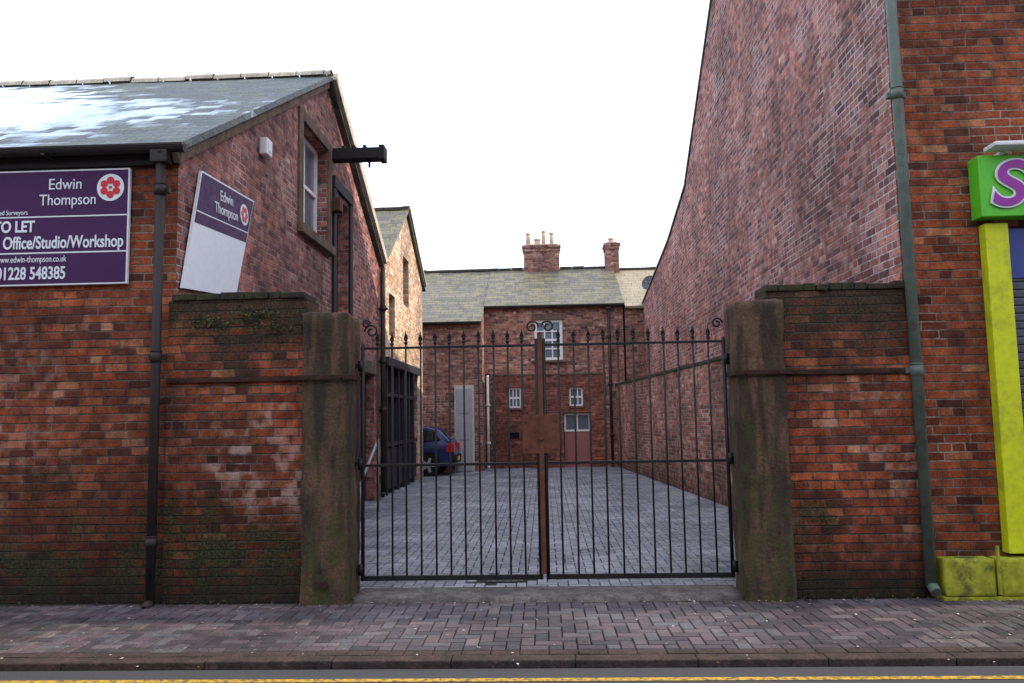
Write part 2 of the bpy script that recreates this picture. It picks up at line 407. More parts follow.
while x < 30:
    L = random.uniform(.8, 1.0); dz = random.uniform(-.003, .003)
    bb.box(x + .002, x + L - .002, 5.44, 5.565, -.3, .002 + dz, bev=.01); x += L
bb.obj('kerb', m_kerb)

yd = empty('courtyard_paving')
hole = (-.62, -.22, 7.95, 8.3)
link(bpy.data.objects.new('yard_blocks', pavers('yard_blocks', -5.5, 3.5, 7.62, 25.6, .0, m_yard, holes=[hole])), yd)
bb = B(); bb.poly([(-9, 7.6, -.010), (9, 7.6, -.010), (9, 30, -.010), (-9, 30, -.010)]); bb.obj('yard_bedding', m_joint, yd)
rough_box('threshold_stone', -1.74, 1.71, 7.13, 7.6, -.1, .035, m_thresh, None, amp=.006, step=.12, bev=.012)
bb = B(); bb.box(-.6, -.24, 7.97, 8.28, -.05, .004, bev=.004)
for i in range(5): bb.box(-.58 + i * .07, -.55 + i * .07, 8.0, 8.25, .003, .008)
bb.obj('drain_cover', m_castpipe)
bb = B()
for i in range(1100):
    x = random.uniform(-6, 6); y = 7.1 - abs(random.gauss(0, .09)) if random.random() < .5 else random.uniform(5.3, 7.1)
    s = random.uniform(.004, .013); a = random.uniform(0, 6.28); z = .008
    pts = [(x + s * math.cos(a + k * 1.57 * random.uniform(.8, 1.2)), y + s * math.sin(a + k * 1.57), z + random.uniform(0, .006)) for k in range(4)]
    bb.poly(pts, mi=0 if random.random() < .75 else 1)
bb.obj('litter', [plain('dead_leaf', (.10, .06, .03), .9, .1, var=.5), m_render], None)

# ------------------------------------------------------------------ shared building parts
def roof_slab(name, x0, x1, a, c, mat, parent, t=.05):
    (y0, z0), (y1, z1) = a, c
    d = Vector((0, y1 - y0, z1 - z0)).normalized(); nn = Vector((0, -d.z, d.y))
    if nn.z < 0: nn = -nn
    b = B(); p0 = Vector((0, y0, z0)) + nn * .004; p1 = Vector((0, y1, z1)) + nn * .004
    b.prism_x([(p0.y, p0.z), (p1.y, p1.z), ((p1 + nn * t).y, (p1 + nn * t).z), ((p0 + nn * t).y, (p0 + nn * t).z)], x0, x1)
    return b.obj(name, mat, parent)
def ridge_tiles(name, x0, x1, y, z, mat, parent, L=.45):
    b = B(); x = x0
    while x < x1 - .05:
        dz = random.uniform(-.015, .018); r = .11
        for k in range(6):
            a0 = math.pi * k / 6; a1 = math.pi * (k + 1) / 6
            P = [(xx, y + (r + q) * math.cos(a), z + dz + (r + q) * math.sin(a)) for xx, q in ((x, 0.), (min(x + L - .012, x1), .006)) for a in (a0, a1)]
            b.poly([P[0], P[1], P[3], P[2]])
        x += L
    return b.obj(name, mat, parent)
def gutter(name, x0, x1, y, z, mat, parent, r=.065):
    b = B()
    for k in range(8):
        a0 = math.pi + math.pi * k / 8; a1 = math.pi + math.pi * (k + 1) / 8
        for rr in (r, r - .01):
            b.poly([(x0, y + rr * math.cos(a0), z + rr * math.sin(a0)), (x1, y + rr * math.cos(a0), z + rr * math.sin(a0)), (x1, y + rr * math.cos(a1), z + rr * math.sin(a1)), (x0, y + rr * math.cos(a1), z + rr * math.sin(a1))])
    b.box(x0, x1, y - r - .004, y - r + .008, z - .01, z + .008)
    for xe in (x0, x1): b.cyl((xe - .004, y, z - .03), (xe + .004, y, z - .03), r * .7, seg=12)
    x = x0 + .4
    while x < x1: b.box(x, x + .03, y - r - .01, y + r, z - r - .012, z - r + .006); x += 1.1
    return b.obj(name, mat, parent, normals=False)
def downpipe(name, x, y, z0, z1, r, mat, parent, joints=(), hopper=False, wobble=0., col=1.28):
    b = B(); b.cyl((x, y, z0), (x + wobble, y, z1), r, seg=16)
    for z in joints:
        xx = x + wobble * (z - z0) / (z1 - z0)
        b.cyl((xx, y, z - .05), (xx, y, z + .05), r * col, seg=16)
        b.cyl((xx, y, z + .05), (xx, y, z + .062), r * (col + .08), seg=16)
        b.box(xx - r * 1.8, xx + r * 1.8, y + r * .3, y + r * 1.3, z - .025, z + .025, bev=.004)
    b.cyl((x, y, z0 + .02), (x - .0, y - .08, z0 - .03), r * .95, seg=14)
    if hopper:
        b.box(x - .08, x + .08, y - .06, y + .08, z1, z1 + .12, bev=.015)
    return b.obj(name, mat, parent)
def text(name, s, size, loc, rot, mat, parent, ext=.002, ax='LEFT', sx=1.):
    c = bpy.data.curves.new(name, 'FONT'); c.body = s; c.size = size; c.extrude = ext; c.align_x = ax
    o = bpy.data.objects.new(name, c); c.materials.append(mat); link(o, parent)
    o.location = loc; o.rotation_euler = rot; o.scale = (sx, 1, 1); return o

# ------------------------------------------------------------------ left warehouse
LX = -3.4
wh = empty('brick_warehouse')
prof = [(7.2, 0), (7.2, 4.2), (12.25, 7.05), (16.4, 4.82), (16.4, 0)]
b = B(); b.prism_x([(y, z - (.2 if z == 0 else 0)) for y, z in prof], -16, LX)
w = b.obj('walls', [m_bl_front, m_bl_gable], wh)
cut(w, [(LX - .28, LX + .1, 11.0, 12.35, 4.38, 5.92), (LX - .3, LX + .1, 12.85, 13.75, 3.35, 5.35), (LX - .25, LX + .1, 13.9, 15.9, .0 - .3, 2.5)])
for p_ in w.data.polygons:
    p_.material_index = 1 if p_.normal.x > .5 or p_.center.y > 7.3 else 0
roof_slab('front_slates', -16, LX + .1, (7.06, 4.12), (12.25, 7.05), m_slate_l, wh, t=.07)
roof_slab('rear_slates', -16, LX + .1, (16.5, 4.77), (12.25, 7.05), m_slate, wh, t=.07)
roof_slab('rear_verge_stone', LX - .14, LX + .16, (16.45, 4.86), (12.3, 7.09), m_vergestone, wh, t=.16)
b = B(); b.prism_x([(7.05, 4.10), (12.25, 7.03), (12.25, 6.93), (7.1, 4.02)], LX + .002, LX + .06); b.obj('front_verge', m_sand, wh)
ridge_tiles('ridge', -16, LX + .1, 12.25, 7.1, m_vergestone, wh)
gutter('gutter', -16, LX + .12, 7.06, 4.17, m_castpipe, wh)
b = B(); b.box(-16, LX + .02, 7.14, 7.197, 4.02, 4.13, bev=.006); b.obj('eaves_board', m_wood_dark, wh)
downpipe('downpipe', -3.5, 7.055, .02, 4.0, .042, m_castpipe, wh, joints=(.55, 2.2, 3.75), hopper=True, col=1.2)
b = B(); x0, x1 = LX - .02, LX + .035
b.box(x0, x1, 10.82, 10.998, 4.24, 6.06, bev=.01); b.box(x0, x1, 12.352, 12.53, 4.24, 6.06, bev=.01)
b.box(x0, x1 + .004, 11.0, 12.35, 5.92, 6.08, bev=.01); b.box(x0, x1 + .06, 10.80, 12.55, 4.24, 4.378, bev=.012)
b.obj('window_stone', m_sand, wh)
def window(parent, ax, at, a0, a1, z0, z1, cols, rows, mat_f, mat_g, t=.05, bar=.022, nm='window'):
    b = B()
    def bx(p0, p1, q0, q1, d0, d1, mi=0, bev=.003):
        if ax == 'x': b.box(at + d0, at + d1, p0, p1, q0, q1, bev=bev, mi=mi)
        else: b.box(p0, p1, at - d1, at - d0, q0, q1, bev=bev, mi=mi)
    bx(a0, a0 + t, z0, z1, 0, .05); bx(a1 - t, a1, z0, z1, 0, .05)
    bx(a0 + t, a1 - t, z0, z0 + t, 0, .05); bx(a0 + t, a1 - t, z1 - t, z1, 0, .05)
    W = (a1 - a0 - 2 * t); H = (z1 - z0 - 2 * t)
    for i in range(1, cols): c_ = a0 + t + W * i / cols; bx(c_ - bar / 2, c_ + bar / 2, z0 + t, z1 - t, .012, .04, bev=0)
    for i in range(1, rows):
        c_ = z0 + t + H * i / rows; q = bar * (1.8 if i * 2 == rows else 1); bx(a0 + t, a1 - t, c_ - q / 2, c_ + q / 2, .010, .043, bev=0)
    bx(a0 + t * .5, a1 - t * .5, z0 + t * .5, z1 - t * .5, .0, .008, mi=1, bev=0)
    return b.obj(nm, [mat_f, mat_g], parent)
window(wh, 'x', LX - .2, 11.02, 12.33, 4.4, 5.9, 2, 2, m_white, m_glass2, t=.07, bar=.03, nm='upper_window')
b = B(); b.box(LX - .24, LX - .2, 12.86, 13.74, 3.36, 5.34)
for i in range(6): b.box(LX - .2, LX - .185, 12.87 + i * .146, 12.87 + i * .146 + .138, 3.37, 5.33, bev=.004)
b.obj('loading_door', m_wood_dark, wh)
b = B(); b.box(LX - .1, LX + .04, 12.66, 12.84, 3.25, 5.42, bev=.01); b.box(LX - .1, LX + .04, 13.76, 13.94, 3.25, 5.42, bev=.01); b.box(LX - .08, LX + .05, 12.66, 13.94, 5.43, 5.62, bev=.01)
b.obj('loading_door_frame', m_wood_dark, wh)
b = B(); b.box(LX - .2, LX + .82, 12.62, 12.86, 5.88, 6.03, bev=.015); b.box(LX + .0, LX + .84, 12.66, 12.82, 6.03, 6.08, bev=.01)
b.cyl((LX + .6, 12.74, 5.88), (LX + .6, 12.74, 5.76), .02); b.box(LX + .78, LX + .87, 12.6, 12.88, 5.86, 6.1, bev=.01)
for xx in (.15, .32, .5): b.box(LX + xx, LX + xx + .05, 12.68, 12.80, 6.08, 6.13, bev=.006)
b.obj('hoist_beam', m_wood_dark, wh)
b = B(); b.box(LX, LX + .16, 12.55, 12.75, 5.0, 5.22, bev=.01); b.obj('brick_corbel', m_rust, wh)
# ground-floor cart doors
b = B(); b.box(LX - .22, LX - .18, 13.92, 15.88, 0, 2.48)
for i in range(12): b.box(LX - .18, LX - .165, 13.93 + i * .163, 13.93 + i * .163 + .155, 0.02, 2.46, bev=.004)
b.box(LX - .165, LX - .14, 13.95, 15.85, .5, .62, bev=.004); b.box(LX - .165, LX - .14, 13.95, 15.85, 1.9, 2.02, bev=.004)
b.obj('cart_doors', m_wood_dark, wh)
b = B(); b.box(LX - .05, LX + .03, 13.7, 16.1, 2.505, 2.75, bev=.01); b.obj('lintel', m_sand, wh)
al = empty('alarm_box')
b = B(); b.box(LX + .0, LX + .1, 9.3, 9.5, 4.85, 5.06, bev=.02); b.box(LX + .1, LX + .106, 9.34, 9.46, 4.9, 5.0); b.obj('casing', m_white, al)
downpipe('yard_downpipe', LX + .1, 16.3, .1, 4.75, .05, m_castpipe, wh, joints=(1.8, 2.8, 3.9), hopper=False)
hr = B(); hr.tube([(-2.95, 12.7, 0), (-2.95, 12.7, .55), (-2.95, 14.1, 1.25), (-2.95, 14.1, 0)], .024, seg=10); hr.obj('hand_rail', m_lead)

# second yard building, gable end to the yard, stops short of the house
yb = empty('brick_workshop'); SX = -3.37
b = B(); b.prism_x([(16.42, -.2), (16.42, 4.78), (19.5, 6.78), (22.15, 5.28), (22.15, -.2)], -12, SX)
w = b.obj('walls', m_light, yb)
cut(w, [(SX - .25, SX + .1, 19.1, 19.9, 4.4, 5.6), (SX - .25, SX + .1, 17.3, 18.0, 3.45, 4.4), (SX - .3, SX + .1, 16.9, 21.2, -.3, 2.95)])
roof_slab('front_slates', -12, SX + .08, (16.6, 4.90), (19.5, 6.78), m_slate_h, yb, t=.07)
roof_slab('rear_slates', -12, SX + .08, (22.3, 5.2), (19.5, 6.78), m_slate, yb, t=.07)
roof_slab('verge_rear', SX - .1, SX + .12, (22.25, 5.32), (19.52, 6.86), m_vergestone, yb, t=.06)
ridge_tiles('ridge', -12, SX + .1, 19.5, 6.82, m_cope, yb)
window(yb, 'x', SX - .2, 19.1, 19.9, 4.4, 5.6, 2, 2, m_wood_dark, m_glass2, nm='upper_window')
window(yb, 'x', SX - .2, 17.3, 18.0, 3.45, 4.4, 2, 2, m_wood_dark, m_glass, nm='lower_window')
# timber shopfront doors in the ground floor opening
FX = SX - .02
b = B(); b.box(SX - .28, SX - .12, 16.92, 21.18, .0, 2.93); b.obj('door_backing', m_wood_dark, yb)
b = B()
for i in range(6):
    y0 = 16.92 + i * .7
    b.box(FX - .1, FX + .05, y0, y0 + .09, 0, 2.75, bev=.006)
    y1_ = min(y0 + .7, 21.18)
    b.box(FX - .08, FX + .03, y0 + .09, y1_, 1.02, 1.1, bev=.004); b.box(FX - .08, FX + .03, y0 + .09, y1_, 2.1, 2.18, bev=.004)
    b.box(FX - .08, FX, y0 + .13, y1_ - .04, .1, .98, bev=.006)
b.box(FX - .05, FX + .12, 16.8, 21.3, 2.75, 2.94, bev=.01)
b.obj('door_framing', m_wshop, yb)
b = B()
for i in range(6):
    y0 = 16.92 + i * .7; y1_ = min(y0 + .7, 21.18)
    b.box(FX - .09, FX - .082, y0 + .09, y1_, 1.1, 2.1); b.box(FX - .09, FX - .082, y0 + .09, y1_, 2.18, 2.75)
b.obj('door_panes', m_glass, yb)

# ------------------------------------------------------------------ gate walls and piers
gw = empty('brick_gate_wall')
w = B(); w.box(-3.43, -2.14, 7.135, 7.5, -.2, 2.72); w.obj('wall', m_gatewall, gw)
def cap_bricks(x0, x1, z, parent):
    b = B(); x = x0
    while x < x1 - .05:
        L = min(.112 if random.random() < .7 else .225, x1 - x); dz = random.uniform(-.016, .008); dy = random.uniform(-.014, .006)
        b.box(x + .003, x + L - .003, 7.12 + dy, 7.51, z, z + .065 + dz, bev=.01); x += L
    b.obj('cap_course', m_cope, parent)
cap_bricks(-3.4, -2.13, 2.722, gw)
gw2 = empty('brick_gate_wall')
w = B(); w.box(2.0, 3.237, 7.135, 7.5, -.2, 2.68); w.obj('wall', m_gatewall2, gw2)
cap_bricks(2.0, 3.23, 2.682, gw2)
rough_box('stone_gate_pier', -2.17, -1.73, 7.04, 7.5, -.2, 2.58, m_pier, None, amp=.02, step=.05, bev=.035)
rough_box('stone_gate_pier', 1.70, 2.13, 7.04, 7.5, -.2, 2.60, m_pier, None, amp=.02, step=.05, bev=.035)
for nm, (xa, xb, xp0, xp1, z) in (('l', (-3.43, -2.2, -2.20, -1.70, 1.985)), ('r', (2.14, 3.2, 1.67, 2.16, 1.955))):
    b = B(); b.box(xa, xb, 7.108, 7.13, z - .022, z + .022, bev=.004)
    b.box(xp0, xp1, 6.995, 7.018, z - .022, z + .022, bev=.004)
    b.box(xp0, xp0 + .02, 7.018, 7.4, z - .022, z + .022, bev=.003); b.box(xp1 - .02, xp1, 7.018, 7.4, z - .022, z + .022, bev=.003)
    for xx in (xa + .1, xb - .1, xp0 + .1, xp1 - .1):
        yy = 6.995 if xp0 < xx < xp1 else 7.108
        b.cyl((xx, yy, z), (xx, yy - .014, z), .016, seg=8)
    b.obj('iron_strap', m_strap)
b = B()
b.cyl((-1.95, 7.04, .18), (-1.95, 7.0, .18), .035, seg=12)
b.obj('tie_plate', m_strap)
b = B()
for c_, nl, sp in (((-2.62, 7.1, 2.55), 240, .12), ((-3.05, 7.1, 2.5), 110, .08), ((-2.4, 7.11, 2.45), 60, .06), ((2.5, 7.12, 2.72), 20, .06)):
    for i in range(nl):
        p = Vector(c_) + Vector((random.gauss(0, sp), random.gauss(0, .025), random.gauss(0, sp * .45)))
        s = random.uniform(.008, .02); q = Matrix.Rotation(random.uniform(0, 6.28), 3, Vector((random.gauss(0, 1), random.gauss(0, 1), random.gauss(0, 1))).normalized())
        b.poly([p + q @ Vector(v) * s for v in ((-1, 0, 0), (0, -.6, .1), (1, 0, 0), (0, .6, .1))])
for i in range(260):
    x = random.choice([-1, 1]) * random.uniform(1.7, 5.5); p = Vector((x, 7.1 - abs(random.gauss(0, .02)), random.uniform(.005, .05)))
    s = random.uniform(.008, .016); q = Matrix.Rotation(random.uniform(0, 6.28), 3, Vector((random.gauss(0, 1), random.gauss(0, 1), random.gauss(0, 1))).normalized())
    b.poly([p + q @ Vector(v) * s for v in ((-1, 0, 0), (0, -.4, .1), (1, 0, 0), (0, .4, .1))])
b.obj('wall_weeds', m_leaf)

# ------------------------------------------------------------------ gates
g = empty('iron_gate'); GY = 7.32
def leaf(nm, xa, xb, hinge):
    b = B(); zb, zt = .15, 2.39
    s = -1 if hinge == 'l' else 1
    b.box(xa, xb, GY - .014, GY + .014, zb, zb + .045, bev=.004)
    b.box(xa, xb, GY - .010, GY + .010, 1.17, 1.195, bev=.003)
    b.box(xa, xb, GY - .010, GY + .010, 2.25, 2.272, bev=.003)
    n = 12
    for i in range(n + 1):
        x = xa + .02 + (xb - xa - .04) * i / n
        edge = (i == 0 and hinge == 'l') or (i == n and hinge == 'r')
        meet = (i == n and hinge == 'l') or (i == 0 and hinge == 'r')
        r = .017 if edge or meet else .0088
        x += 0 if edge or meet else random.uniform(-.003, .003)
        top = zt + (.0 if not meet else .02)
        if not (edge or meet): top += random.uniform(-.008, .008)
        b.cyl((x, GY, zb), (x + random.uniform(-.004, .004) * (not edge), GY, top - .09), r, seg=8)
        if not meet and not edge:
            b.sph((x, GY, top - .085), .018, mi=0, seg=8)
            b.cyl((x, GY, top - .075), (x, GY, top - .045), .008, .021, seg=8)
            b.cyl((x, GY, top - .045), (x, GY, top + .03), .021, .001, seg=8)
    def scroll(cx, cz, R, d, turns=1.35):
        pts = []
        for k in range(26):
            t = k / 25; a = t * turns * 2 * math.pi; rr = R * (1 - .72 * t)
            pts.append((cx + d * (-rr * math.cos(a)), GY, cz + rr * math.sin(a)))
        b.tube(pts, .009, seg=6)
    if hinge == 'l':
        scroll(xb - .06, 2.43, .06, -1); scroll(xa + .1, 2.42, .065, 1); scroll(xa + .05, 2.49, .04, -1)
    else:
        scroll(xa + .06, 2.43, .06, 1); scroll(xb - .07, 2.43, .05, -1)
    xe = xa if hinge == 'l' else xb
    for z in (.25, 1.2, 2.1): b.cyl((xe, GY, z - .05), (xe, GY, z + .05), .028, seg=10); b.box(min(xe, xe + s * .09), max(xe, xe + s * .09), GY - .02, GY + .02, z - .02, z + .02)
    return b.obj(nm, m_iron, g)
leaf('left_leaf', -1.69, -.035, 'l'); leaf('right_leaf', -.01, 1.67, 'r')
b = B()
b.box(-.2, .14, GY - .03, GY - .016, 1.27, 1.62, bev=.003); b.cyl((-.03, GY - .03, 1.42), (-.03, GY - .05, 1.42), .03); b.box(-.05, -.005, GY - .034, GY - .022, .2, 2.38, bev=.004)
for xx in (-.16, .1):
    for zz in (1.32, 1.56): b.cyl((xx, GY - .03, zz), (xx, GY - .04, zz), .01, seg=8)
b.obj('lock_plate', m_plate, g)

# ------------------------------------------------------------------ right building
RX = 3.24
rb = empty('brick_shop_building')
b = B(); b.prism_x([(7.2, -.2), (7.2, 8.3), (11.4, 11.2), (17.3, 6.72), (17.3, -.2)], RX, 16)
w = b.obj('walls', [m_br_front, m_br_side], rb)
for p_ in w.data.polygons: p_.material_index = 0 if p_.normal.y < -.5 else 1
roof_slab('front_slates', RX - .08, 16, (7.0, 8.17), (11.4, 11.2), m_slate, rb, t=.07)
roof_slab('rear_slates', RX - .03, 16, (17.36, 6.68), (11.4, 11.2), m_slate, rb, t=.06)
b = B(); b.prism_x([(17.305, -.2), (17.305, 6.66), (20., 5.98), (25.48, 5.15), (25.48, -.2)], RX + .004, 9)
b.obj('rear_wing', m_br_side, rb)
roof_slab('wing_verge', RX - .03, 9, (17.34, 6.66), (20.0, 5.98), m_slate, rb, t=.05); roof_slab('wing_verge', RX - .03, 9, (20.0, 5.98), (25.48, 5.15), m_slate, rb, t=.05)
downpipe('downpipe', 3.27, 7.09, .1, 8.0, .047, m_greenpipe, rb, joints=(1.95, 4.45, 6.9), wobble=-.03, col=1.14)
# low yard wall in front of the wing
b = B(); A = Vector((3.22, 13.0, 0)); C_ = Vector((2.3, 25.45, 0)); dd = (C_ - A).normalized(); nn = Vector((dd.y, -dd.x, 0))
for z0, z1, ofs, mi in ((-.2, 2.55, 0, 0), (2.552, 2.61, .025, 1)):
    Q = [A - nn * ofs, C_ - nn * ofs, C_ + nn * (.3 + ofs), A + nn * (.3 + ofs)]
    lo = [b.bm.verts.new((v.x, v.y, z0)) for v in Q]; hi = [b.bm.verts.new((v.x, v.y, z1)) for v in Q]
    fs = [b.bm.faces.new(lo), b.bm.faces.new(hi)] + [b.bm.faces.new([lo[k], lo[(k + 1) % 4], hi[(k + 1) % 4], hi[k]]) for k in range(4)]
    for f_ in fs: f_.material_index = mi
b.obj('yard_wall', [m_pink, m_cope])
# shopfront
sf = empty('shopfront')
b = B(); b.box(3.94, 4.14, 7.09, 7.197, .37, 3.24, bev=.006); b.box(7.8, 8.05, 7.09, 7.197, .37, 3.24, bev=.006); b.box(4.14, 7.8, 7.12, 7.197, .37, .6, bev=.005); b.obj('pilasters', m_yel, sf)
b = B(); b.box(4.142, 7.8, 7.14, 7.2, 2.75, 3.2, bev=.005); b.obj('shutter_box', m_bluetrim, sf)
b = B(); z = .62
while z < 2.74: b.box(4.142, 7.8, 7.15, 7.198, z, z + .066, bev=.012); z += .07
b.obj('roller_shutter', m_shutter, sf)
b = B(); b.box(3.36, 3.78, 7.02, 7.197, .03, .34, bev=.025); b.box(3.81, 4.7, 7.02, 7.197, .03, .34, bev=.025); b.box(4.71, 8.0, 7.02, 7.197, .03, .34, bev=.025)
b.box(3.34, 8.0, 7.03, 7.197, -.1, .028, bev=.01)
b.box(3.785, 3.805, 6.99, 7.02, .05, .45, bev=.004)
b.obj('plinth', m_yelp, sf)
sg = empty('shop_sign')
b = B(); b.box(3.87, 8.1, 7.0, 7.17, 3.28, 3.83, bev=.008); b.obj('fascia', m_lime, sg)
rx = math.pi / 2
t1 = text('lettering_edge', 'Studio', .56, (3.94, 6.985, 3.38), (rx, 0, 0), m_signwhite, sg, sx=1.15); t1.data.offset = .026; t1.data.shear = .2
t2 = text('lettering', 'Studio', .56, (3.94, 6.975, 3.38), (rx, 0, 0), m_magenta, sg, sx=1.15); t2.data.offset = .008; t2.data.shear = .2
b = B(); b.box(3.95, 6.5, 6.85, 7.05, 3.87, 3.91, bev=.012); b.box(4.1, 4.14, 7.0, 7.2, 3.84, 3.88); b.box(5.5, 5.54, 7.0, 7.2, 3.84, 3.88); b.obj('trough_light', m_white, sg)

# ------------------------------------------------------------------ estate agent boards
def flower(b, cx, cz, R, mi_w, mi_r, y):
    b.cyl((cx, y, cz), (cx, y - .004, cz), R, seg=32, mi=mi_w)
    for k in range(6):
        a = k * math.pi / 3 + .52; c = (cx + R * .52 * math.cos(a), y - .004, cz + R * .52 * math.sin(a))
        b.cyl(c, (c[0], y - .008, c[2]), R * .27, seg=16, mi=mi_r)
    b.cyl((cx, y - .004, cz), (cx, y - .009, cz), R * .12, seg=12, mi=mi_r)
e1 = empty('letting_sign')
b = B(); sy = 7.15
b.box(-5.9, -3.84, sy, sy + .035, 2.9, 4.0, bev=.003, mi=1); b.box(-5.885, -3.855, sy - .002, sy + .01, 2.915, 3.985, mi=0)
b.box(-5.885, -3.855, sy - .004, sy, 3.545, 3.557, mi=1); b.box(-5.885, -3.855, sy - .004, sy, 3.2, 3.213, mi=1)
flower(b, -4.02, 3.815, .13, 1, 2, sy - .002)
b.obj('board', [m_purple, m_signwhite, m_signred], e1)
yy = sy - .006
text('name_a', 'Edwin', .15, (-4.62, yy, 3.81), (rx, 0, 0), m_signwhite, e1, sx=.9); text('name_b', 'Thompson', .15, (-4.7, yy, 3.66), (rx, 0, 0), m_signwhite, e1, sx=.84)
text('strap', 'Chartered Surveyors', .065, (-5.25, yy, 3.575), (rx, 0, 0), m_signwhite, e1, sx=.8)
text('to_let', 'TO LET', .15, (-5.13, yy, 3.41), (rx, 0, 0), m_signwhite, e1, sx=.8).data.offset = .004
text('use', 'Office/Studio/Workshop', .165, (-3.88, yy, 3.25), (rx, 0, 0), m_signwhite, e1, ax='RIGHT', sx=.7).data.offset = .003
text('web', 'www.edwin-thompson.co.uk', .085, (-4.42, yy, 3.12), (rx, 0, 0), m_signwhite, e1, ax='RIGHT', sx=.68)
text('phone', '01228 548385', .165, (-4.42, yy, 2.96), (rx, 0, 0), m_signwhite, e1, ax='RIGHT', sx=.7).data.offset = .003
e2 = empty('letting_sign')
def bl(u_, w_, off):
    p00 = Vector((0, 7.24, 2.86)); p10 = Vector((0, 8.52, 2.97)); p01 = Vector((0, 7.60, 4.1)); p11 = Vector((0, 9.02, 4.18))
    p = (p00 * (1 - u_) + p10 * u_) * (1 - w_) + (p01 * (1 - u_) + p11 * u_) * w_
    return (LX + off, p.y, p.z)
b = B()
def panel(u0, u1, w0, w1, o0, o1, mi):
    lo = [b.bm.verts.new(bl(u, w_, o0)) for u, w_ in ((u0, w0), (u1, w0), (u1, w1), (u0, w1))]; hi = [b.bm.verts.new(bl(u, w_, o1)) for u, w_ in ((u0, w0), (u1, w0), (u1, w1), (u0, w1))]
    fs = [b.bm.faces.new(lo), b.bm.faces.new(hi)] + [b.bm.faces.new([lo[k], lo[(k + 1) % 4], hi[(k + 1) % 4], hi[k]]) for k in range(4)]
    for f_ in fs: f_.material_index = mi
panel(0, 1, 0, 1, .02, .05, 1); panel(.01, .99, .55, .985, .045, .053, 0)
panel(.01, .99, .645, .655, .05, .055, 1)
b.obj('board', [m_purple, m_signwhite], e2)
def cyl_on(cu, cw, R, mi_list):
    b2 = B(); c = Vector(bl(cu, cw, .053))
    b2.cyl(c, c + Vector((.004, 0, 0)), R, seg=28, mi=0)
    for k in range(6):
        a = k * math.pi / 3; q = c + Vector((.004, R * .52 * math.cos(a), R * .52 * math.sin(a))); b2.cyl(q, q + Vector((.004, 0, 0)), R * .27, seg=14, mi=1)
    b2.obj('flower_logo', mi_list, e2)
cyl_on(.85, .81, .12, [m_signwhite, m_signred])
tilt = math.atan2(.10, 1.3)
for s_, cu, cw in (('Edwin', .36, .83), ('Thompson', .30, .71)):
    o = text('name', s_, .16, bl(cu, cw, .056), (0, 0, 0), m_signwhite, e2, sx=.9)
    o.rotation_euler = (Matrix.Rotation(math.pi / 2, 3, 'Z') @ Matrix.Rotation(math.pi / 2, 3, 'X') @ Matrix.Rotation(tilt, 3, 'Z')).to_euler()

# ------------------------------------------------------------------ house closing the yard
hs = empty('brick_house')
b = B(); b.prism_x([(25.5, -.2), (25.5, 5.2), (29., 6.95), (32.5, 5.2), (32.5, -.2)], -1.86, 2.6)
w = b.obj('walls', m_house, hs)
cut(w, [(-.26, .65, 25.3, 25.68, 3.41, 4.72), (-1.13, -.72, 25.3, 25.65, 1.9, 2.54), (.82, 1.25, 25.3, 25.65, 1.93, 2.51), (.62, 1.5, 25.3, 25.7, -.3, 1.72)])
b = B(); b.prism_x([(24.3, -.2), (24.3, 4.57), (29., 6.93), (32.5, 5.2), (32.5, -.2)], -11, -1.862); b.obj('side_wing', m_house, hs)
roof_slab('slates', -1.86, 2.64, (25.35, 5.125), (29., 6.95), m_slate_h, hs, t=.06)
roof_slab('wing_slates', -11, -1.862, (24.15, 4.5), (29., 6.93), m_slate_h, hs, t=.06)
roof_slab('rear_slates', -11, 2.64, (32.6, 5.15), (29., 6.95), m_slate, hs, t=.06)
ridge_tiles('ridge', -11, 2.6, 29., 6.98, m_cope, hs)
gutter('gutter', -1.84, 2.62, 25.33, 5.15, m_castpipe, hs); gutter('wing_gutter', -11, -1.9, 24.13, 4.53, m_castpipe, hs)
b = B(); y0, y1 = 25.46, 25.499
for (xa, xb, za, zb) in ((-1.85, 1.98, 2.54, 2.92), (-1.85, -1.13, 0, 2.538), (-.72, .62, 0, 2.538), (-1.128, -.722, 0, 1.9), (.622, .82, 1.72, 2.538), (.822, 1.25, 1.722, 1.93), (.822, 1.248, 2.51, 2.538), (1.252, 1.98, 1.722, 2.538), (1.5, 1.98, 0, 1.72)):
    b.box(xa, xb, y0, y1, za, zb)
b.obj('ground_floor_facing', m_ground_floor, hs)
b = B(); b.box(-1.85, 1.99, 25.44, 25.498, 2.922, 2.98, bev=.01); b.box(-.34, .73, 25.42, 25.498, 3.33, 3.408, bev=.01); b.box(-.34, .73, 25.46, 25.498, 4.722, 4.9, bev=.006)
b.box(-1.17, -.68, 25.42, 25.458, 1.83, 1.9, bev=.006); b.box(.79, 1.29, 25.42, 25.458, 1.86, 1.93, bev=.006)
b.obj('sills_and_band', m_sand, hs)
window(hs, 'y', 25.6, -.26, .65, 3.41, 4.72, 3, 4, m_white, m_glass2, t=.09, bar=.04, nm='sash_window')
window(hs, 'y', 25.56, -1.13, -.72, 1.9, 2.54, 3, 2, m_white, m_glass2, t=.05, bar=.035, nm='small_window')
window(hs, 'y', 25.56, .82, 1.25, 1.93, 2.51, 3, 2, m_white, m_glass2, t=.05, bar=.035, nm='small_window_b')
b = B(); b.box(.64, 1.48, 25.6, 25.65, -.05, 1.1, bev=.005); b.box(.72, 1.02, 25.585, 25.6, .1, 1.0, bev=.008); b.box(1.1, 1.4, 25.585, 25.6, .1, 1.0, bev=.008); b.obj('door', m_door, hs)
window(hs, 'y', 25.64, .64, 1.48, 1.12, 1.70, 2, 1, m_white, m_glass2, t=.06, bar=.04, nm='door_light')
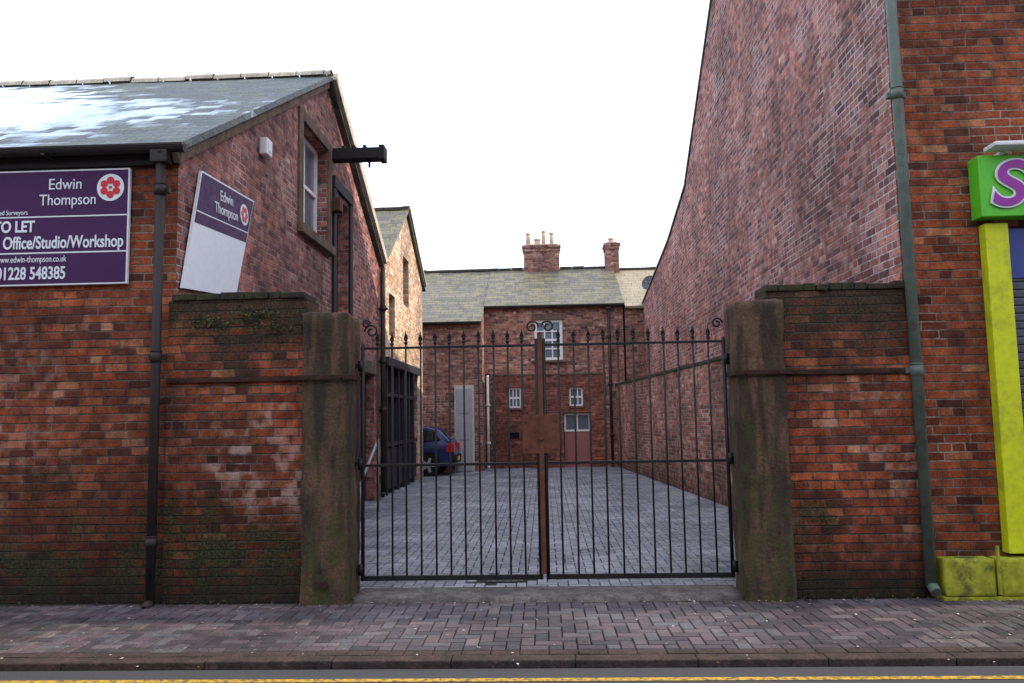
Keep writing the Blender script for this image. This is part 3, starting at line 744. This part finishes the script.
b = B(); b.box(-1.15, -.8, 25.42, 25.458, .95, 1.12, bev=.004); b.obj('letter_plate', m_dark, hs)
downpipe('white_downpipe', -1.78, 25.38, .05, 2.95, .045, m_white, hs, joints=(.8, 2.0)); downpipe('dark_downpipe', 2.13, 25.38, .05, 5.0, .045, m_castpipe, hs, joints=(1.0, 2.6, 4.1), hopper=True)
b = B(); b.box(-2.72, -2.12, 24.2, 24.298, 0, 2.6, bev=.005); b.obj('side_door_frame', m_render, hs)
b = B(); b.box(-2.66, -2.18, 24.17, 24.198, 0.02, 2.5, bev=.006)
for zz in (.25, .95, 1.75): b.box(-2.58, -2.26, 24.155, 24.17, zz, zz + .55, bev=.01)
b.obj('side_door', m_greydoor, hs)
def chimney(nm, x0, x1, y0, y1, z0, z1, pots, parent, mat):
    c = empty(nm); c.parent = parent
    b = B(); b.box(x0, x1, y0, y1, z0, z1 - .22); b.box(x0 - .03, x1 + .03, y0 - .03, y1 + .03, z1 - .218, z1 - .1); b.box(x0 - .06, x1 + .06, y0 - .06, y1 + .06, z1 - .098, z1); b.obj('stack', mat, c)
    b = B(); b.box(x0 + .05, x1 - .05, y0 + .05, y1 - .05, z1 + .001, z1 + .06, bev=.02)
    for (px, h, r) in pots:
        b.cyl((px, (y0 + y1) / 2, z1), (px, (y0 + y1) / 2, z1 + h), r, r * .8, seg=14); b.cyl((px, (y0 + y1) / 2, z1 + h - .06), (px, (y0 + y1) / 2, z1 + h), r, r, seg=14)
    b.obj('pots', m_pot, c)
chimney('chimney_stack', -.62, .68, 28.7, 29.35, 6.6, 7.86, [(-.45, .52, .09), (-.12, .3, .12), (.12, .6, .08), (.42, .52, .09)], hs, m_house)
chimney('chimney_stack_gable', 2.36, 2.84, 28.6, 29.3, 6.0, 7.85, [(2.6, .25, .11)], hs, m_house)
nh = empty('neighbour_house')
b = B(); b.prism_x([(25.49, -.2), (25.49, 5.1), (29., 6.85), (32.5, 5.1), (32.5, -.2)], 2.66, 12); b.obj('walls', m_house, nh)
roof_slab('stone_flags', 2.66, 12, (25.3, 5.0), (29., 6.85), m_stoneroof, nh, t=.07); ridge_tiles('ridge', 2.66, 12, 29., 6.9, m_cope, nh)
sd = empty('satellite_dish')
b = B(); c0 = Vector((3.42, 25.1, 5.75)); ax_ = Vector((-.5, -.8, .35)).normalized(); M = Matrix.Translation(c0) @ ax_.to_track_quat('Z', 'Y').to_matrix().to_4x4()
rings = []
for r_ in (0.001, .08, .16, .23):
    rings.append([b.bm.verts.new(M @ Vector((r_ * math.cos(a * math.pi / 10), r_ * 1.1 * math.sin(a * math.pi / 10), r_ * r_ * 1.2))) for a in range(20)])
for ra, rb_ in zip(rings[:-1], rings[1:]):
    for k in range(20): b.bm.faces.new([ra[k], ra[(k + 1) % 20], rb_[(k + 1) % 20], rb_[k]])
b.cyl(c0, M @ Vector((0, -.1, .3)), .012, seg=6); b.sph(M @ Vector((0, -.1, .3)), .03); b.cyl(c0, (3.45, 25.3, 5.1), .02, seg=8)
b.obj('dish', m_shutter, sd)

# ------------------------------------------------------------------ parked car in the gap beside the workshop
car = empty('parked_car')
cy0, cy1 = 22.4, 24.05; xr = -2.55; Lc = 4.0
sidep = [(0, .42), (.02, .75), (.10, .98), (.42, 1.30), (.75, 1.38), (1.9, 1.38), (2.75, 1.0), (3.75, .86), (4.0, .68), (4.0, .35), (3.75, .25), (.15, .25)]
b = B()
def sideloft(pr, y0, y1, ins):
    def yofs(z): return ins * max(0, (z - .95)) / .5
    A = [b.bm.verts.new((xr - px, y0 + yofs(pz), pz)) for px, pz in pr]; Bv = [b.bm.verts.new((xr - px, y1 - yofs(pz), pz)) for px, pz in pr]
    n_ = len(pr); fs = [b.bm.faces.new(A), b.bm.faces.new(Bv[::-1])]
    for i in range(n_): fs.append(b.bm.faces.new([A[i], Bv[i], Bv[(i + 1) % n_], A[(i + 1) % n_]]))
sideloft(sidep, cy0, cy1, .2)
body = b.obj('body', m_carblue, car); m_ = body.modifiers.new('bev', 'BEVEL'); m_.width = .06; m_.segments = 3; m_.limit_method = 'ANGLE'; m_.angle_limit = .3
for p_ in body.data.polygons: p_.use_smooth = True
b = B()
for yv in (cy0, cy1):
    s = -1 if yv == cy0 else 1
    def q(px, pz, o=.012):
        ins = .2 * max(0, (pz - .95)) / .5; return (xr - px, yv - s * ins + s * o, pz)
    b.poly([q(.36, 1.0), (q(.95, .98)), q(.95, 1.3), q(.58, 1.27)]); b.poly([q(1.0, .98), q(1.8, .98), q(1.72, 1.3), q(1.0, 1.3)]); b.poly([q(1.86, 1.0), q(2.5, 1.0), q(1.98, 1.28), q(1.8, 1.3)])
b.poly([(xr - .13 + .02, cy0 + .12, 1.02), (xr - .13 + .02, cy1 - .12, 1.02), (xr - .39 + .02, cy1 - .24, 1.27), (xr - .39 + .02, cy0 + .24, 1.27)])
b.obj('windows', m_carglass, car)
b = B()
for px in (.72, 3.3):
    for yv, s in ((cy0 - .012, -1), (cy1 + .012, 1)):
        c = Vector((xr - px, yv, .31))
        b.cyl(c - Vector((0, s * .16, 0)), c + Vector((0, s * .0, 0)), .31, seg=28, mi=0)
        b.cyl(c, c + Vector((0, s * .012, 0)), .36, seg=28, mi=2)
        b.cyl(c, c + Vector((0, s * .02, 0)), .31, seg=28, mi=0)
        b.cyl(c + Vector((0, s * .02, 0)), c + Vector((0, s * .024, 0)), .205, seg=24, mi=2)
        for k in range(5):
            a = k * 2 * math.pi / 5; R_ = Matrix.Translation(c + Vector((0, s * .03, 0))) @ Matrix.Rotation(a, 4, 'Y'); b.box(.02, .2, -.008, .008, -.04, .04, rot=R_, mi=1)
        b.cyl(c + Vector((0, s * .02, 0)), c + Vector((0, s * .045, 0)), .045, seg=12, mi=1)
b.obj('wheels', [m_tyre, m_rim, m_dark], car)
b = B(); b.box(xr - .2, xr + .012, cy0 - .006, cy0 + .22, .66, .9, bev=.02); b.box(xr - .2, xr + .012, cy1 - .22, cy1 + .006, .66, .9, bev=.02); b.obj('tail_lights', m_tail, car)
b = B(); b.box(xr - .2, xr + .05, cy0 + .02, cy1 - .02, .34, .56, bev=.04); b.obj('bumper', m_tyre, car)
b = B(); b.box(xr + .05, xr + .058, (cy0 + cy1) / 2 - .26, (cy0 + cy1) / 2 + .26, .4, .51); b.obj('number_plate', plain('plate_yellow', (.7, .5, .03), .4), car)

# ------------------------------------------------------------------ unseen terrace behind the camera, added to shade the street fronts
tr = empty('shading_terrace')
b = B(); b.box(-30, 30, -14, -5.5, -.2, 6.6); w = b.obj('walls', m_br_front, tr)
b = B(); b.prism_x([(-5.2, 6.55), (-9.75, 9.0), (-14.2, 6.55)], -30, 30); b.obj('shading_terrace_roof', m_slate, tr)
b = B()
for i in range(16):
    x = -28 + i * 3.7
    for z0, z1 in ((.9, 2.5), (4.0, 5.5)):
        b.box(x, x + 1.0, -5.5, -5.44, z0, z1, bev=.01, mi=0); b.box(x + .08, x + .92, -5.44, -5.43, z0 + .08, z1 - .08, mi=1)
    b.box(x + 1.8, x + 2.7, -5.5, -5.44, 0, 2.2, bev=.01, mi=0)
b.obj('shading_terrace_windows_and_doors', [m_white, m_glass], tr)
b = B(); b.box(-60, 60, -5.49, -3.6, -.2, .05, bev=.01); b.obj('far_pavement', m_joint)

# ------------------------------------------------------------------ sky, sun, camera
el = math.radians(27)
sd_ = Vector((math.cos(el) * .9995, math.cos(el) * .03, math.sin(el)))
W = bpy.data.worlds.new('World'); sc.world = W; W.use_nodes = True; nt = W.node_tree
bg = nt.nodes['Background']; sky = nt.nodes.new('ShaderNodeTexSky'); sky.sky_type = 'NISHITA'; sky.sun_disc = False
sky.sun_elevation = el; sky.sun_rotation = math.atan2(sd_.x, sd_.y); sky.air_density = 1.2; sky.dust_density = 3.; sky.ozone_density = 1.
tc = nt.nodes.new('ShaderNodeTexCoord'); no = nt.nodes.new('ShaderNodeTexNoise'); no.inputs['Scale'].default_value = 2.; no.inputs['Detail'].default_value = 5
nt.links.new(tc.outputs['Generated'], no.inputs['Vector'])
mr_ = nt.nodes.new('ShaderNodeMapRange'); mr_.inputs[1].default_value = .3; mr_.inputs[2].default_value = .7; mr_.inputs[3].default_value = .75; mr_.inputs[4].default_value = .95
nt.links.new(no.outputs['Fac'], mr_.inputs[0])
mx = nt.nodes.new('ShaderNodeMix'); mx.data_type = 'RGBA'; nt.links.new(mr_.outputs[0], mx.inputs[0]); nt.links.new(sky.outputs[0], mx.inputs[6]); mx.inputs[7].default_value = (15.5, 17., 20.4, 1)
nt.links.new(mx.outputs[2], bg.inputs[0]); bg.inputs[1].default_value = .12
ld = bpy.data.lights.new('sun', 'SUN'); ld.energy = 5.; ld.angle = math.radians(.5); ld.color = (1, .90, .72)
lo = bpy.data.objects.new('sun', ld); COL.objects.link(lo); lo.rotation_euler = sd_.to_track_quat('Z', 'Y').to_euler(); lo.location = (30, 0, 30)

cd = bpy.data.cameras.new('camera'); cam = bpy.data.objects.new('camera', cd); COL.objects.link(cam)
cd.sensor_width = 36; cd.lens = 796 / 1024 * 36; cd.clip_end = 5000; cd.clip_start = .05
R = (Matrix.Rotation(math.radians(2.2), 4, 'Z') @ Matrix.Rotation(math.radians(90 + 5.45), 4, 'X') @ Matrix.Rotation(math.radians(-1.0), 4, 'Z'))
cam.matrix_world = Matrix.Translation((0, 0, 1.6)) @ R
sc.camera = cam
sc.view_settings.view_transform = 'Standard'; sc.view_settings.look = 'None'; sc.view_settings.exposure = 0
